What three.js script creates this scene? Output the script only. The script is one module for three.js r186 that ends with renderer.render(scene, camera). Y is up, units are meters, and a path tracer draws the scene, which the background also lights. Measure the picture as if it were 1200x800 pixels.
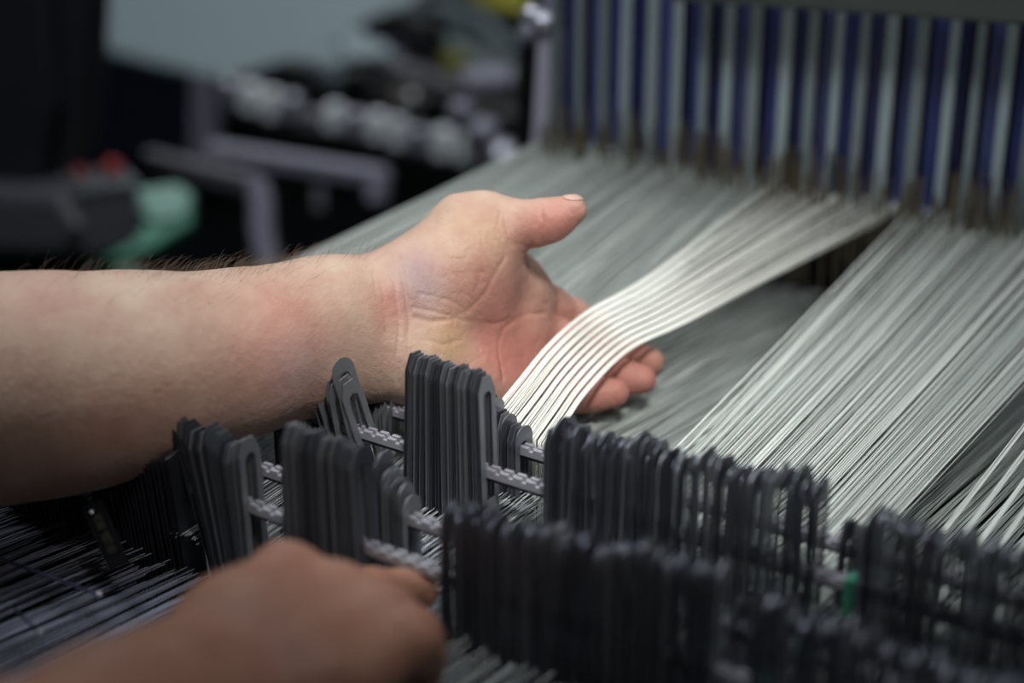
import * as THREE from 'three';
import { RectAreaLightUniformsLib } from 'three/addons/lights/RectAreaLightUniformsLib.js';
import { RoundedBoxGeometry } from 'three/addons/geometries/RoundedBoxGeometry.js';
import { mergeGeometries } from 'three/addons/utils/BufferGeometryUtils.js';

// ---------------------------------------------------------------- camera, lights, exposure
const V = (x, y, z) => new THREE.Vector3(x, y, z);
const scene = new THREE.Scene();
scene.background = new THREE.Color(0.006, 0.008, 0.011);
const FOC = 2000, PITCH = 23 * Math.PI / 180, YAW = 33.8 * Math.PI / 180;
const CAM = V(0.38628, 1.36041, 0.57701);
const FWD = V(-Math.sin(YAW) * Math.cos(PITCH), -Math.sin(PITCH), -Math.cos(YAW) * Math.cos(PITCH));
const RGT = FWD.clone().cross(V(0, 1, 0)).normalize(), UPV = RGT.clone().cross(FWD);
const camera = new THREE.PerspectiveCamera(2 * Math.atan(400 / FOC) * 180 / Math.PI, 1.5, 0.02, 60);
camera.position.copy(CAM); camera.lookAt(CAM.clone().add(FWD));
camera.focus = 0.82; camera.userData.fStop = 2.7;
scene.add(camera);
const renderer = new THREE.WebGLRenderer();
renderer.toneMapping = THREE.LinearToneMapping; renderer.toneMappingExposure = 1.0;
renderer.shadowMap.enabled = true;
RectAreaLightUniformsLib.init();
// hall luminaires: [x, y, z, length, width, intensity, turn]
const LUMINAIRES = [
  [-0.54, 2.75, 0.37, 0.6, 0.36, 26, 0],
  [0.55, 2.9, -0.75, 1.3, 0.3, 8, 0],
  [-1.3, 2.75, -1.0, 1.3, 0.34, 6, 0],
  [-2.6, 3.0, -2.6, 1.5, 0.34, 6, 0],
];
// the loom's own work lamp, hung above the working place: from, towards, candela, half angle
const WORK = { from: V(0.52, 2.12, 0.50), to: V(-0.05, 1.05, -0.09), power: 6.3, angle: 0.195 };
const LAMPCOL = new THREE.Color(0.93, 0.98, 1.0);

// ---------------------------------------------------------------- helpers
let seed = 12345;
const rnd = () => { seed = (seed + 0x6D2B79F5) | 0; let t = Math.imul(seed ^ (seed >>> 15), 1 | seed); t = (t + Math.imul(t ^ (t >>> 7), 61 | t)) ^ t; return ((t ^ (t >>> 14)) >>> 0) / 4294967296; };
const TENS = ['', 'twenty', 'thirty'], ORD = ['first', 'second', 'third', 'fourth', 'fifth', 'sixth', 'seventh', 'eighth', 'ninth', 'tenth', 'eleventh', 'twelfth', 'thirteenth', 'fourteenth', 'fifteenth', 'sixteenth', 'seventeenth', 'eighteenth', 'nineteenth', 'twentieth'];
const nth = (i) => (i < 20 ? ORD[i] : i === 29 ? 'thirtieth' : TENS[1] + '-' + ORD[i - 20]);
const rr = (a, b) => a + (b - a) * rnd();
const lerp = (a, b, t) => a + (b - a) * t;
const rayDir = (px, py) => FWD.clone().addScaledVector(RGT, (px - 600) / FOC).addScaledVector(UPV, -(py - 400) / FOC);
const at = (px, py, depth) => CAM.clone().addScaledVector(rayDir(px, py), depth);      // a point measured off the photograph, at its real distance
const onPlane = (px, py, point, normal) => { const q = rayDir(px, py); return CAM.clone().addScaledVector(q, point.clone().sub(CAM).dot(normal) / q.dot(normal)); };
const X_ = V(1, 0, 0), Y_ = V(0, 1, 0), Z_ = V(0, 0, 1);
const used = {};
const numbered = (n) => { const k = used[n] = (used[n] ?? -1) + 1; return k ? n + '_' + String(k).padStart(3, '0') : n; };
function tag(o, label, category, group, kind) {
  o.userData.label = label; if (category) o.userData.category = category;
  if (group) o.userData.group = group; if (kind) o.userData.kind = kind;
  return o;
}
function mesh(name, geo, mat, parent) {
  const m = new THREE.Mesh(geo, mat); m.castShadow = m.receiveShadow = true;
  m.name = (!parent || parent === scene) ? numbered(name) : name;
  (parent ?? scene).add(m); return m;
}
function base(name, pos = V(0, 0, 0), turn = 0) { const g = new THREE.Group(); g.name = numbered(name); g.position.copy(pos); g.rotation.y = turn; scene.add(g); return g; }
function part(name, geo, mat, root, pos) {      // geometry given in world axes; moved under its root
  root.updateMatrixWorld(true);
  const m = mesh(name, geo.applyMatrix4(root.matrixWorld.clone().invert()), mat, root); return m;
}
const M4 = () => new THREE.Matrix4();
function rbox(w, h, d, p, r = 0.003, rot) {
  const g = new RoundedBoxGeometry(w, h, d, 2, Math.min(r, w / 2.1, h / 2.1, d / 2.1));
  if (rot) g.applyMatrix4(M4().makeRotationFromEuler(rot));
  return p ? g.translate(p.x, p.y, p.z) : g;
}
function barGeo(a, b, w, h, r = 0.002, up = Y_) {   // a rounded bar from a to b
  const d = b.clone().sub(a), L = d.length(); d.normalize();
  const side = d.clone().cross(up).normalize(), u = side.clone().cross(d);
  const g = new RoundedBoxGeometry(L, h, w, 2, Math.min(r, w / 2.1, h / 2.1));
  return g.applyMatrix4(M4().makeBasis(d, u, side)).translate((a.x + b.x) / 2, (a.y + b.y) / 2, (a.z + b.z) / 2);
}
function rodGeo(a, b, r, seg = 16, r2 = r) {
  const d = b.clone().sub(a), g = new THREE.CylinderGeometry(r2, r, d.length(), seg);
  return g.applyMatrix4(M4().makeRotationFromQuaternion(new THREE.Quaternion().setFromUnitVectors(Y_, d.clone().normalize()))).translate((a.x + b.x) / 2, (a.y + b.y) / 2, (a.z + b.z) / 2);
}
function slab(poly, point, normal, thick, bevel = 0.004) {   // a plate lying in a plane, outline measured off the photograph, real thickness behind it
  const n = normal.clone().normalize(), e1 = Math.abs(n.y) > 0.9 ? V(1, 0, 0) : Y_.clone().cross(n).normalize(), e2 = n.clone().cross(e1).normalize(); e1.copy(e2.clone().cross(n));
  const s = new THREE.Shape(poly.map(([x, y]) => { const q = onPlane(x, y, point, n).sub(point); return new THREE.Vector2(q.dot(e1), q.dot(e2)); }));
  const g = new THREE.ExtrudeGeometry(s, { depth: thick, bevelEnabled: true, bevelSize: bevel, bevelThickness: bevel, bevelSegments: 2, curveSegments: 8 });
  return g.translate(0, 0, -thick).applyMatrix4(M4().makeBasis(e1, e2, n)).translate(point.x, point.y, point.z);
}
function tubeGeo(pts, r, sides = 5, r2 = r) {     // cheap tube through points
  const P = [], N = [], I = [], n = pts.length; let ref = V(0, 1, 0);
  for (let i = 0; i < n; i++) {
    const t = pts[Math.min(i + 1, n - 1)].clone().sub(pts[Math.max(i - 1, 0)]).normalize();
    const s = t.clone().cross(Math.abs(t.y) > 0.95 ? X_ : ref).normalize(), u = s.clone().cross(t), q = lerp(r, r2, i / (n - 1));
    for (let k = 0; k < sides; k++) {
      const a = k / sides * 2 * Math.PI, x = s.x * Math.cos(a) + u.x * Math.sin(a), y = s.y * Math.cos(a) + u.y * Math.sin(a), z = s.z * Math.cos(a) + u.z * Math.sin(a);
      N.push(x, y, z); P.push(pts[i].x + x * q, pts[i].y + y * q, pts[i].z + z * q);
    }
    if (i) for (let k = 0; k < sides; k++) { const a = (i - 1) * sides + k, b = (i - 1) * sides + (k + 1) % sides; I.push(a, a + sides, b, b, a + sides, b + sides); }
  }
  const g = new THREE.BufferGeometry();
  g.setAttribute('position', new THREE.Float32BufferAttribute(P, 3)); g.setAttribute('normal', new THREE.Float32BufferAttribute(N, 3));
  g.setAttribute('uv', new THREE.Float32BufferAttribute(new Float32Array(P.length / 3 * 2), 2)); g.setIndex(I); return g;
}
const hash3 = (x, y, z) => { let h = Math.imul(x, 374761393) ^ Math.imul(y, 668265263) ^ Math.imul(z, 2147483647 - 94261); h = Math.imul(h ^ (h >>> 13), 1274126177); return ((h ^ (h >>> 16)) >>> 0) / 4294967296; };
function noise(x, y, z) {
  const i = Math.floor(x), j = Math.floor(y), k = Math.floor(z), s = (t) => t * t * (3 - 2 * t), u = s(x - i), v = s(y - j), w = s(z - k);
  const L = (a, b, t) => a + (b - a) * t, H = hash3;
  return L(L(L(H(i, j, k), H(i + 1, j, k), u), L(H(i, j + 1, k), H(i + 1, j + 1, k), u), v), L(L(H(i, j, k + 1), H(i + 1, j, k + 1), u), L(H(i, j + 1, k + 1), H(i + 1, j + 1, k + 1), u), v), w) * 2 - 1;
}
function noiseTex(size, fn, srgb) {
  const a = new Uint8Array(size * size * 4);
  for (let y = 0; y < size; y++) for (let x = 0; x < size; x++) { const c = fn(x / size, y / size), i = (y * size + x) * 4; for (let k = 0; k < 3; k++) a[i + k] = Math.max(0, Math.min(255, (Array.isArray(c) ? c[k] : c) * 255)); a[i + 3] = 255; }
  const t = new THREE.DataTexture(a, size, size); t.wrapS = t.wrapT = THREE.RepeatWrapping; t.magFilter = THREE.LinearFilter; t.needsUpdate = true;
  if (srgb) t.colorSpace = THREE.SRGBColorSpace; return t;
}
const tile = (u, v, f, s) => { const a = noise(u * f, v * f, s), b = noise((u - 1) * f, v * f, s), c = noise(u * f, (v - 1) * f, s), d = noise((u - 1) * f, (v - 1) * f, s); return lerp(lerp(a, b, u), lerp(c, d, u), v); };
const grainTex = noiseTex(256, (u, v) => 0.5 + 0.3 * tile(u, v, 24, 1.3) + 0.2 * tile(u, v, 70, 4.1));
const std = (r, g, b, rough = 0.6, metal = 0, extra = {}) => new THREE.MeshStandardMaterial({ color: new THREE.Color(r, g, b), roughness: rough, metalness: metal, ...extra });
const painted = (r, g, b, rough = 0.5, metal = 0) => std(r, g, b, rough, metal, { bumpMap: grainTex, bumpScale: 0.0004 });
const MAT = {
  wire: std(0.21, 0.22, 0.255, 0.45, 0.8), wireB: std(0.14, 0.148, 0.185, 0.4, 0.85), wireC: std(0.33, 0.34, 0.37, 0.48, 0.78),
  bar: std(0.36, 0.355, 0.40, 0.45, 0.3), yarn: std(0.76, 0.785, 0.745, 0.6), yarnB: std(0.62, 0.66, 0.63, 0.62), yarnC: std(0.44, 0.49, 0.465, 0.65), yarnHigh: std(0.86, 0.86, 0.8, 0.6),
  heddlePale: std(0.42, 0.50, 0.52, 0.42), heddleBlue: std(0.035, 0.055, 0.23, 0.38), heddleDark: std(0.008, 0.009, 0.014, 0.5), brass: std(0.25, 0.21, 0.15, 0.45, 0.7),
  black: painted(0.006, 0.006, 0.008, 0.5), dark: painted(0.02, 0.02, 0.027, 0.45), grey: painted(0.085, 0.085, 0.1, 0.45), navy: painted(0.006, 0.009, 0.024, 0.5),
  hood: painted(0.22, 0.28, 0.31, 0.5), hoodB: painted(0.2, 0.25, 0.26, 0.5), steel: std(0.5, 0.5, 0.58, 0.35, 0.75), pale: painted(0.78, 0.82, 0.85, 0.4), lilac: painted(0.26, 0.255, 0.33, 0.42, 0.1),
  red: painted(0.42, 0.02, 0.025, 0.35), darkRed: painted(0.16, 0.015, 0.025, 0.4), green: painted(0.03, 0.20, 0.125, 0.45), greenPale: painted(0.16, 0.31, 0.26, 0.45), yellow: painted(0.30, 0.28, 0.02, 0.5), blueGlint: std(0.16, 0.16, 0.3, 0.25, 0.8), tag: new THREE.MeshPhysicalMaterial({ color: new THREE.Color(0.004, 0.004, 0.005), roughness: 0.9, specularIntensity: 0.1 }),
};

// ---------------------------------------------------------------- the hall
const struct = (name, g, m) => { const o = mesh(name, g, m); o.userData.kind = 'structure'; return o; };
{
  const floorM = std(0.025, 0.032, 0.036, 0.55, 0, { bumpMap: grainTex, bumpScale: 0.001 }), wallM = std(0.035, 0.04, 0.046, 0.8), ceilM = std(0.05, 0.055, 0.06, 0.85);
  const box = (w, h, d, x, y, z) => new THREE.BoxGeometry(w, h, d).translate(x, y, z);
  struct('floor', box(10.4, 0.2, 10.4, -1, -0.1, -1), floorM);
  struct('ceiling', box(10.4, 0.2, 10.4, -1, 4.1, -1), ceilM);
  struct('wall_back', box(10.4, 4.4, 0.2, -1, 2, -6.1), wallM); struct('wall_front', box(10.4, 4.4, 0.2, -1, 2, 4.1), wallM);
  struct('wall_left', box(0.2, 4.4, 10.4, -6.1, 2, -1), wallM); struct('wall_right', box(0.2, 4.4, 10.4, 4.1, 2, -1), wallM);
  LUMINAIRES.forEach(([x, y, z, L, W, I, turn], i) => {
    const t = base('ceiling_light', V(x, y, z), turn);
    tag(t, ['long white hall lamp hung over the leaning worker', 'long white hall lamp hung above the blue heddles', 'long white hall lamp above the neighbouring machine', 'long white hall lamp at the far end of the hall'][i], 'lamp');
    part('housing', rbox(L + 0.06, 0.07, W + 0.05, V(x, y + 0.045, z), 0.01), painted(0.5, 0.5, 0.5), t);
    part('diffuser', rbox(L, 0.012, W, V(x, y + 0.006, z), 0.003), new THREE.MeshStandardMaterial({ color: 0xffffff, emissive: LAMPCOL, emissiveIntensity: 2.0 }), t);
    for (const s of [-1, 1]) part('rod', rodGeo(V(x + s * L * 0.4, y + 0.08, z), V(x + s * L * 0.4, 4.0, z), 0.005, 8), MAT.steel, t);
    const a = new THREE.RectAreaLight(LAMPCOL, I, L, W); a.name = 'lamp_light'; a.position.set(0, -0.012, 0); a.rotation.x = -Math.PI / 2; t.add(a);
  });
}

{
  const { from, to, power, angle } = WORK, d = to.clone().sub(from).normalize(), t = base('work_lamp', from.clone());
  tag(t, 'conical work lamp hung on a stem above the open hand', 'lamp');
  const pr = [[0.03, 0], [0.07, -0.01], [0.135, -0.1], [0.133, -0.1], [0.068, -0.012], [0.028, -0.003]].map(([x, y]) => new THREE.Vector2(x, y)), q = M4().makeRotationFromQuaternion(new THREE.Quaternion().setFromUnitVectors(V(0, -1, 0), d));
  const put = (g) => g.applyMatrix4(q).translate(from.x - d.x * 0.03, from.y - d.y * 0.03, from.z - d.z * 0.03);
  part('shade', put(new THREE.LatheGeometry(pr, 40)), painted(0.2, 0.22, 0.22), t);
  part('bulb', put(new THREE.SphereGeometry(0.026, 24, 16).translate(0, -0.045, 0)), new THREE.MeshStandardMaterial({ color: 0xffffff, emissive: LAMPCOL, emissiveIntensity: 3 }), t);
  part('socket', put(new THREE.CylinderGeometry(0.028, 0.03, 0.05, 20).translate(0, 0.022, 0)), MAT.dark, t);
  part('stem', rodGeo(from.clone().addScaledVector(d, -0.07), V(from.x, 4.0, from.z), 0.008, 10), MAT.steel, t);
  const s = new THREE.SpotLight(new THREE.Color(1, 0.98, 0.94), power, 0, angle, 1, 2); s.name = 'work_light'; s.castShadow = true; s.shadow.radius = 5; s.shadow.mapSize.set(2048, 2048);
  s.position.copy(d).multiplyScalar(0.02); s.target.position.copy(d); t.add(s, s.target); s.target.name = 'aim';
}

// ---------------------------------------------------------------- the neighbouring machine behind (out of focus)
{
  const pz = (z) => [V(0, 0, z), Z_];
  // tall dark column with a foot
  let t = base('machine_column', V(-1.18, 0.0, -0.42));
  tag(t, 'tall near-black machine column with a grey ledge at its foot', 'machine column');
  part('post', slab([[-60, -80], [104, -80], [98, 80], [86, 200], [70, 250], [-60, 250]], ...pz(-0.55), 0.02, 0.008), MAT.dark, t);
  part('side_plate', slab([[-60, -60], [48, -60], [60, 120], [40, 235], [-60, 235]], ...pz(-0.53), 0.02, 0.006), MAT.dark, t);
  part('brace', barGeo(at(-10, 130, 1.78), at(34, 215, 1.76), 0.03, 0.03, 0.008), MAT.black, t);
  part('ledge', slab([[-60, 228], [72, 236], [88, 262], [80, 286], [-60, 284]], ...pz(-0.5), 0.06, 0.01), MAT.grey, t);
  part('plinth', slab([[-60, 284], [110, 292], [110, 470], [-60, 470]], ...pz(-0.56), 0.03, 0.01), MAT.black, t);

  // pale hood over a navy cabinet
  t = base('machine_hood', at(300, 60, 2.3));
  tag(t, 'broad pale blue-grey machine hood over a navy cabinet front', 'machine hood');
  const hp = onPlane(180, 70, V(0, 0, -1.05), Z_);
  part('cover', slab([[104, 50], [180, 71], [272, 92], [322, 80], [388, 88], [412, 70], [380, 58], [430, 22], [480, 4], [560, -90], [100, -90]], hp, V(0.05, 0.75, 0.66), 0.02, 0.008), MAT.hood, t);
  part('front_panel', slab([[106, 52], [228, 82], [228, 198], [106, 186]], hp.clone().add(V(0, 0, -0.015)), Z_, 0.03), MAT.navy, t);
  part('edge_post', slab([[229, 84], [246, 88], [244, 196], [227, 196]], hp.clone().add(V(0, 0, 0.006)), Z_, 0.02), MAT.lilac, t);
  part('side_panel', slab([[480, 10], [560, 20], [606, 70], [606, 108], [540, 100], [500, 70]], hp.clone().add(V(0, 0, -0.25)), V(0.2, 0.5, 0.8), 0.02), MAT.hoodB, t);
  part('rim', tubeGeo([[478, 4], [520, 10], [565, 26], [606, 64]].map(([x, y]) => onPlane(x, y, hp.clone().add(V(0, 0, -0.24)), V(0.2, 0.5, 0.8))), 0.012, 8), MAT.hood, t);

  // long black bed under the hood
  t = base('machine_bed', at(400, 160, 2.15));
  tag(t, 'long black machine bed below the pale hood', 'machine bed');
  part('body', slab([[246, 92], [300, 100], [440, 112], [540, 124], [640, 150], [660, 420], [110, 420], [110, 190], [246, 196]], ...pz(-1.12), 0.1, 0.01), MAT.black, t);

  // silver rail carrying a row of whitish blocks
  const b0 = at(268, 118, 2.0), b1 = at(566, 188, 1.9);
  t = base('block_rail', b0.clone());
  tag(t, 'blurred silver rail carrying a row of whitish blocks', 'rail');
  part('rail', barGeo(b0, b1, 0.03, 0.022, 0.004), MAT.grey, t);
  for (let i = 0; i < 12; i++) {
    if (i === 4) continue;
    const a = b0.clone().lerp(b1, (i + 0.12) / 12), b = b0.clone().lerp(b1, (i + 0.9 - 0.1 * hash3(i, 3, 1)) / 12), up = V(0, 0.012 + 0.004 * hash3(i, 1, 7), 0.012);
    part('block', barGeo(a.add(up), b.add(up), 0.02, 0.03 + 0.008 * hash3(i, 5, 2), 0.006), i % 3 ? MAT.pale : MAT.steel, t);
  }
  // lower silver rail with an end bracket
  t = base('lower_rail', at(250, 178, 1.9));
  tag(t, 'blurred lilac-grey rail below the block rail, with a hooked end', 'rail');
  part('rail', barGeo(at(246, 176, 1.92), at(452, 208, 1.85), 0.02, 0.02, 0.005), MAT.lilac, t);
  part('end_hook', barGeo(at(447, 196, 1.845), at(441, 240, 1.85), 0.02, 0.022, 0.006, X_), MAT.lilac, t);
  part('stand', rodGeo(V(at(330, 190, 1.9).x, 0, at(330, 190, 1.9).z), at(330, 190, 1.9), 0.012), MAT.black, t);
  part('bolt', rodGeo(at(374, 216, 1.86), at(374, 246, 1.86), 0.007), MAT.grey, t);
  // bent support frame
  t = base('support_frame', at(300, 300, 1.8));
  tag(t, 'bent lilac-grey support frame standing beside the green plate', 'support frame');
  part('crossbar', barGeo(at(170, 186, 1.84), at(306, 218, 1.8), 0.02, 0.022, 0.005), MAT.grey, t);
  part('stand', rodGeo(V(at(322, 338, 1.8).x, 0, at(322, 338, 1.8).z), at(322, 338, 1.8), 0.013), MAT.lilac, t);
  part('leg', tubeGeo([[300, 212], [306, 232], [307, 270], [312, 300], [322, 340]].map(([x, y]) => at(x, y, 1.8)), 0.013, 10), MAT.lilac, t);
  // control box with two red knobs on a green plate
  t = base('control_box', at(120, 270, 1.7));
  tag(t, 'small dark grey control box with two red push buttons', 'control box');
  const bq = at(121, 250, 1.7), rot = new THREE.Euler(0, -0.5, 0.0);
  part('housing', rbox(0.058, 0.062, 0.06, bq, 0.005, rot), MAT.grey, t);
  part('lid', rbox(0.062, 0.008, 0.064, bq.clone().add(V(0, 0.034, 0)), 0.003, rot), painted(0.09, 0.1, 0.11, 0.45), t);
  const k0 = at(95, 205, 1.69), k1 = at(132, 197, 1.69);
  for (const [p, m, r] of [[k0, MAT.darkRed, 0.010], [k1, painted(0.25, 0.014, 0.018, 0.4), 0.0105]]) { const g = new THREE.SphereGeometry(r, 20, 14).scale(1, 0.95, 1).translate(p.x, p.y, p.z); part('button', mergeGeometries([g, rodGeo(p.clone().add(V(0, -0.02, 0)), p, r * 0.6)].map((q) => q.toNonIndexed())), m, t); }
  t = base('green_bracket', at(160, 280, 1.7));
  tag(t, 'green painted machine bracket holding the grey control box', 'bracket');
  const gp = at(150, 282, 1.7);
  part('arm', slab([[96, 286], [150, 268], [200, 248], [222, 228], [220, 262], [176, 290], [140, 302], [104, 304]], gp, V(0.3, 0.7, 0.6), 0.012), MAT.green, t);
  part('plate', slab([[162, 226], [208, 220], [222, 232], [212, 252], [184, 258], [164, 246]], gp.clone().add(V(0, 0.014, 0)), V(0.3, 0.8, 0.5), 0.008), MAT.greenPale, t);
  part('stem', rodGeo(at(150, 296, 1.71), at(150, 380, 1.71), 0.014), MAT.greenPale, t);
  t = base('floor_casting', at(60, 300, 1.75));
  tag(t, 'dark grey machine casting low beside the green bracket', 'machine part');
  part('body', slab([[40, 300], [96, 296], [100, 316], [44, 320]], at(70, 308, 1.75), V(0.2, 0.6, 0.7), 0.03), MAT.grey, t);

  // fittings on the bed
  const bits = [
    ['black_housing', [[434, 30], [470, 18], [500, 34], [512, 78], [476, 82], [440, 62]], -1.0, 0.08, MAT.black, 'blunt black machine housing between the pale hood and the grey side panel', 'housing'],
    ['black_cover', [[276, 92], [330, 78], [420, 92], [450, 110], [400, 122], [300, 104]], -1.0, 0.08, MAT.black, 'flat black machine cover just under the edge of the pale hood', 'cover'],
  ];
  for (const [n, poly, z, th, m, lab, cat] of bits) { const g = base(n, onPlane(poly[0][0], poly[0][1], V(0, 0, z), Z_)); tag(g, lab, cat); part('shell', slab(poly, V(0, 0, z), Z_, 0.018, 0.008), m, g); const c = poly.reduce((s, q) => [s[0] + q[0] / poly.length, s[1] + q[1] / poly.length], [0, 0]); part('cap', slab([[c[0] - 14, c[1] - 6], [c[0] + 14, c[1] - 3], [c[0] + 13, c[1] + 8], [c[0] - 14, c[1] + 5]], V(0, 0, z + 0.012), Z_, 0.012, 0.003), MAT.dark, g); }
  t = base('light_bracket', at(425, 56, 2.05)); tag(t, 'pale bracket catching the light beside the black housing', 'bracket');
  part('plate', slab([[400, 44], [440, 36], [476, 48], [468, 64], [410, 68]], at(430, 54, 2.02), V(0.1, 0.8, 0.6), 0.012), MAT.hood, t);
  part('tab', slab([[380, 76], [398, 74], [396, 94], [382, 94]], at(390, 84, 2.02), Z_, 0.01), MAT.hood, t);
  t = base('grey_motor', at(572, 95, 1.9)); tag(t, 'lilac-grey cylindrical motor lying beside the black post', 'motor');
  part('barrel', rodGeo(at(540, 97, 1.9), at(600, 94, 1.92), 0.016, 24), MAT.lilac, t);
  part('end_cap', rodGeo(at(536, 97.4, 1.9), at(542, 97, 1.9), 0.013, 24), MAT.grey, t); part('flange', rodGeo(at(600, 94, 1.92), at(604, 94, 1.92), 0.019, 24), MAT.grey, t);
  t = base('lever_arm', at(480, 100, 1.95)); tag(t, 'dull grey tapered lever arm running below the yellow fitting', 'lever');
  part('arm', tubeGeo([[452, 76], [500, 90], [545, 112]].map(([x, y]) => at(x, y, 1.97)), 0.014, 10, 0.009), MAT.grey, t); part('pivot', rodGeo(at(478, 112, 1.96), at(478, 112, 1.9), 0.02, 20), painted(0.09, 0.08, 0.075), t); part('pin', new THREE.SphereGeometry(0.005, 12, 8).translate(...at(483, 112, 1.895).toArray()), MAT.pale, t);
  t = base('yellow_guard', at(585, 4, 2.2)); tag(t, 'yellow guard panel at the top beside the steel post', 'guard');
  part('panel', slab([[545, -50], [618, -50], [616, 13], [590, 9], [560, -2]], at(585, 0, 2.25), V(0.2, 0.4, 0.9), 0.015), MAT.yellow, t); part('lip', tubeGeo([[556, -3], [588, 8], [616, 13]].map(([x, y]) => at(x, y, 2.24)), 0.006, 8), MAT.yellow, t);
  t = base('yellow_fitting', at(532, 74, 1.95)); tag(t, 'small dull yellow fitting above the lever arm', 'fitting');
  part('body', rbox(0.034, 0.022, 0.02, at(532, 73, 1.99), 0.005), std(0.2, 0.2, 0.025, 0.5), t); part('screw', rodGeo(at(532, 64, 1.985), at(532, 58, 1.985), 0.006), MAT.grey, t);
  [[541, 128, 0.012, 'small blue-grey round knob, the uppermost of three by the post'], [566, 152, 0.016, 'blue-grey round knob, the middle of three beside the post'], [590, 180, 0.0185, 'bright lilac knob, the lowest of three beside the post']].forEach(([x, y, r, lab], i) => {
    const c = at(x, y, 1.82), g = base('round_weight', c); tag(g, lab, 'machine part', 'round knobs beside the post');
    part('cap', new THREE.SphereGeometry(r, 24, 16).scale(1.15, 0.8, 1.1).translate(c.x, c.y, c.z), i === 2 ? MAT.steel : MAT.lilac, g); part('stem', rodGeo(c.clone().add(V(0, -0.05, -0.02)), c, r * 0.5), MAT.grey, g);
  });
}

// ---------------------------------------------------------------- the loom: bars
const ROWZ = { Z: -0.028, B: 0.0, M: 0.056, F: 0.086 };   // the four contact bars, back to front; their tops at y = 1
{
  const pitch = 0.0072, tooth = 0.0042, h = 0.0042, th = 0.0017;
  function bar(x0, x1, z, label, clips) {
    const t = base('serrated_bar', V(x0, 1.0, z)); tag(t, label, 'serrated bar');
    const s = new THREE.Shape(); s.moveTo(0, -h); let x = 0; s.lineTo(0, 0);
    while (x + pitch < x1 - x0) { s.lineTo(x + tooth, 0); s.lineTo(x + tooth + 0.0004, -0.0016); s.lineTo(x + pitch - 0.0004, -0.0016); s.lineTo(x + pitch, 0); x += pitch; }
    s.lineTo(x1 - x0, 0); s.lineTo(x1 - x0, -h); s.closePath();
    const strip = (dz) => new THREE.ExtrudeGeometry(s, { depth: th, bevelEnabled: true, bevelSize: 0.0002, bevelThickness: 0.0002, bevelSegments: 1 }).translate(x0, 1.0, z + dz);
    part('toothed_strip', strip(0.0009), MAT.bar, t); part('toothed_strip', strip(-0.0009 - th), MAT.bar, t);
    part('core', new THREE.BoxGeometry(x1 - x0, 0.004, 0.002).translate((x0 + x1) / 2, 0.9952, z), MAT.grey, t);
    for (const cx of clips) part('clip', mergeGeometries([rbox(0.005, 0.02, 0.009, V(cx, 0.992, z), 0.0015), rbox(0.004, 0.02, 0.004, V(cx + 0.002, 0.976, z), 0.001)]), MAT.green, t);
  }
  bar(-0.30, 0.42, ROWZ.Z, 'pale serrated bar, farthest of four, just under the white draped yarns', [0.1655]);
  bar(-0.30, 0.42, ROWZ.B, 'pale serrated bar carrying the sharp tall pack below the palm', [0.167]);
  bar(-0.116, 0.42, ROWZ.M, 'pale serrated bar, third from the heddles, with low wire packs', [0.170]);
  bar(-0.116, 0.42, ROWZ.F, 'pale serrated bar nearest the fist, carrying blurred tall packs', [0.172]);
}

// ---------------------------------------------------------------- drop wires
const WIRE_W = 0.0135, WIRE_L = 0.16;
function wireGeo(kind, L = WIRE_L) {   // face in the y-z plane, top at the origin
  const w = WIRE_W / 2, s = new THREE.Shape();
  if (kind === 0) { s.moveTo(-w, -0.009); s.lineTo(-w * 0.45, -0.0006); s.lineTo(w * 0.5, 0); s.lineTo(w, -0.007); }      // cut corners
  else if (kind === 1) { s.moveTo(-w, -w); s.absarc(0, -w, w, Math.PI, 0, true); }                                      // round head
  else { s.moveTo(-w, -0.009); s.quadraticCurveTo(-w, -0.001, 0, 0); s.quadraticCurveTo(w, -0.001, w, -0.009); }         // pointed arch
  s.lineTo(w, -L + 0.012); s.lineTo(w * 0.55, -L); s.lineTo(-w * 0.55, -L); s.lineTo(-w, -L + 0.012); s.closePath();
  const hole = new THREE.Path(), a = 0.0032;
  hole.moveTo(-a, -0.062); hole.lineTo(a, -0.062); hole.lineTo(a, -0.011); hole.absarc(0, -0.011, a, 0, Math.PI, false); hole.closePath(); s.holes.push(hole);
  const eye = new THREE.Path(); eye.absarc(0, -0.078, 0.0026, 0, Math.PI * 2, true); s.holes.push(eye);
  return new THREE.ExtrudeGeometry(s, { depth: 0.00042, bevelEnabled: false, curveSegments: 5 }).translate(0, 0, -0.00021).rotateY(-Math.PI / 2);
}
const WIRE_G = [wireGeo(0), wireGeo(1), wireGeo(2)], WIRE_M = [MAT.wire, MAT.wire, MAT.wireB, MAT.wireC];
const wireProto = WIRE_G.map((g) => { const m = new THREE.Mesh(g, MAT.wire); m.castShadow = m.receiveShadow = true; return m; });
function dropWire(kind, x, y, z, rx, ry, rz, label, group, mat) {
  const m = wireProto[kind].clone(); m.name = numbered('drop_wire'); m.material = mat ?? WIRE_M[Math.floor(rnd() * 4)];
  m.position.set(x, y, z); m.rotation.set(rx, ry, rz, 'YZX'); scene.add(m); return tag(m, label, 'drop wire', group);
}
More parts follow.
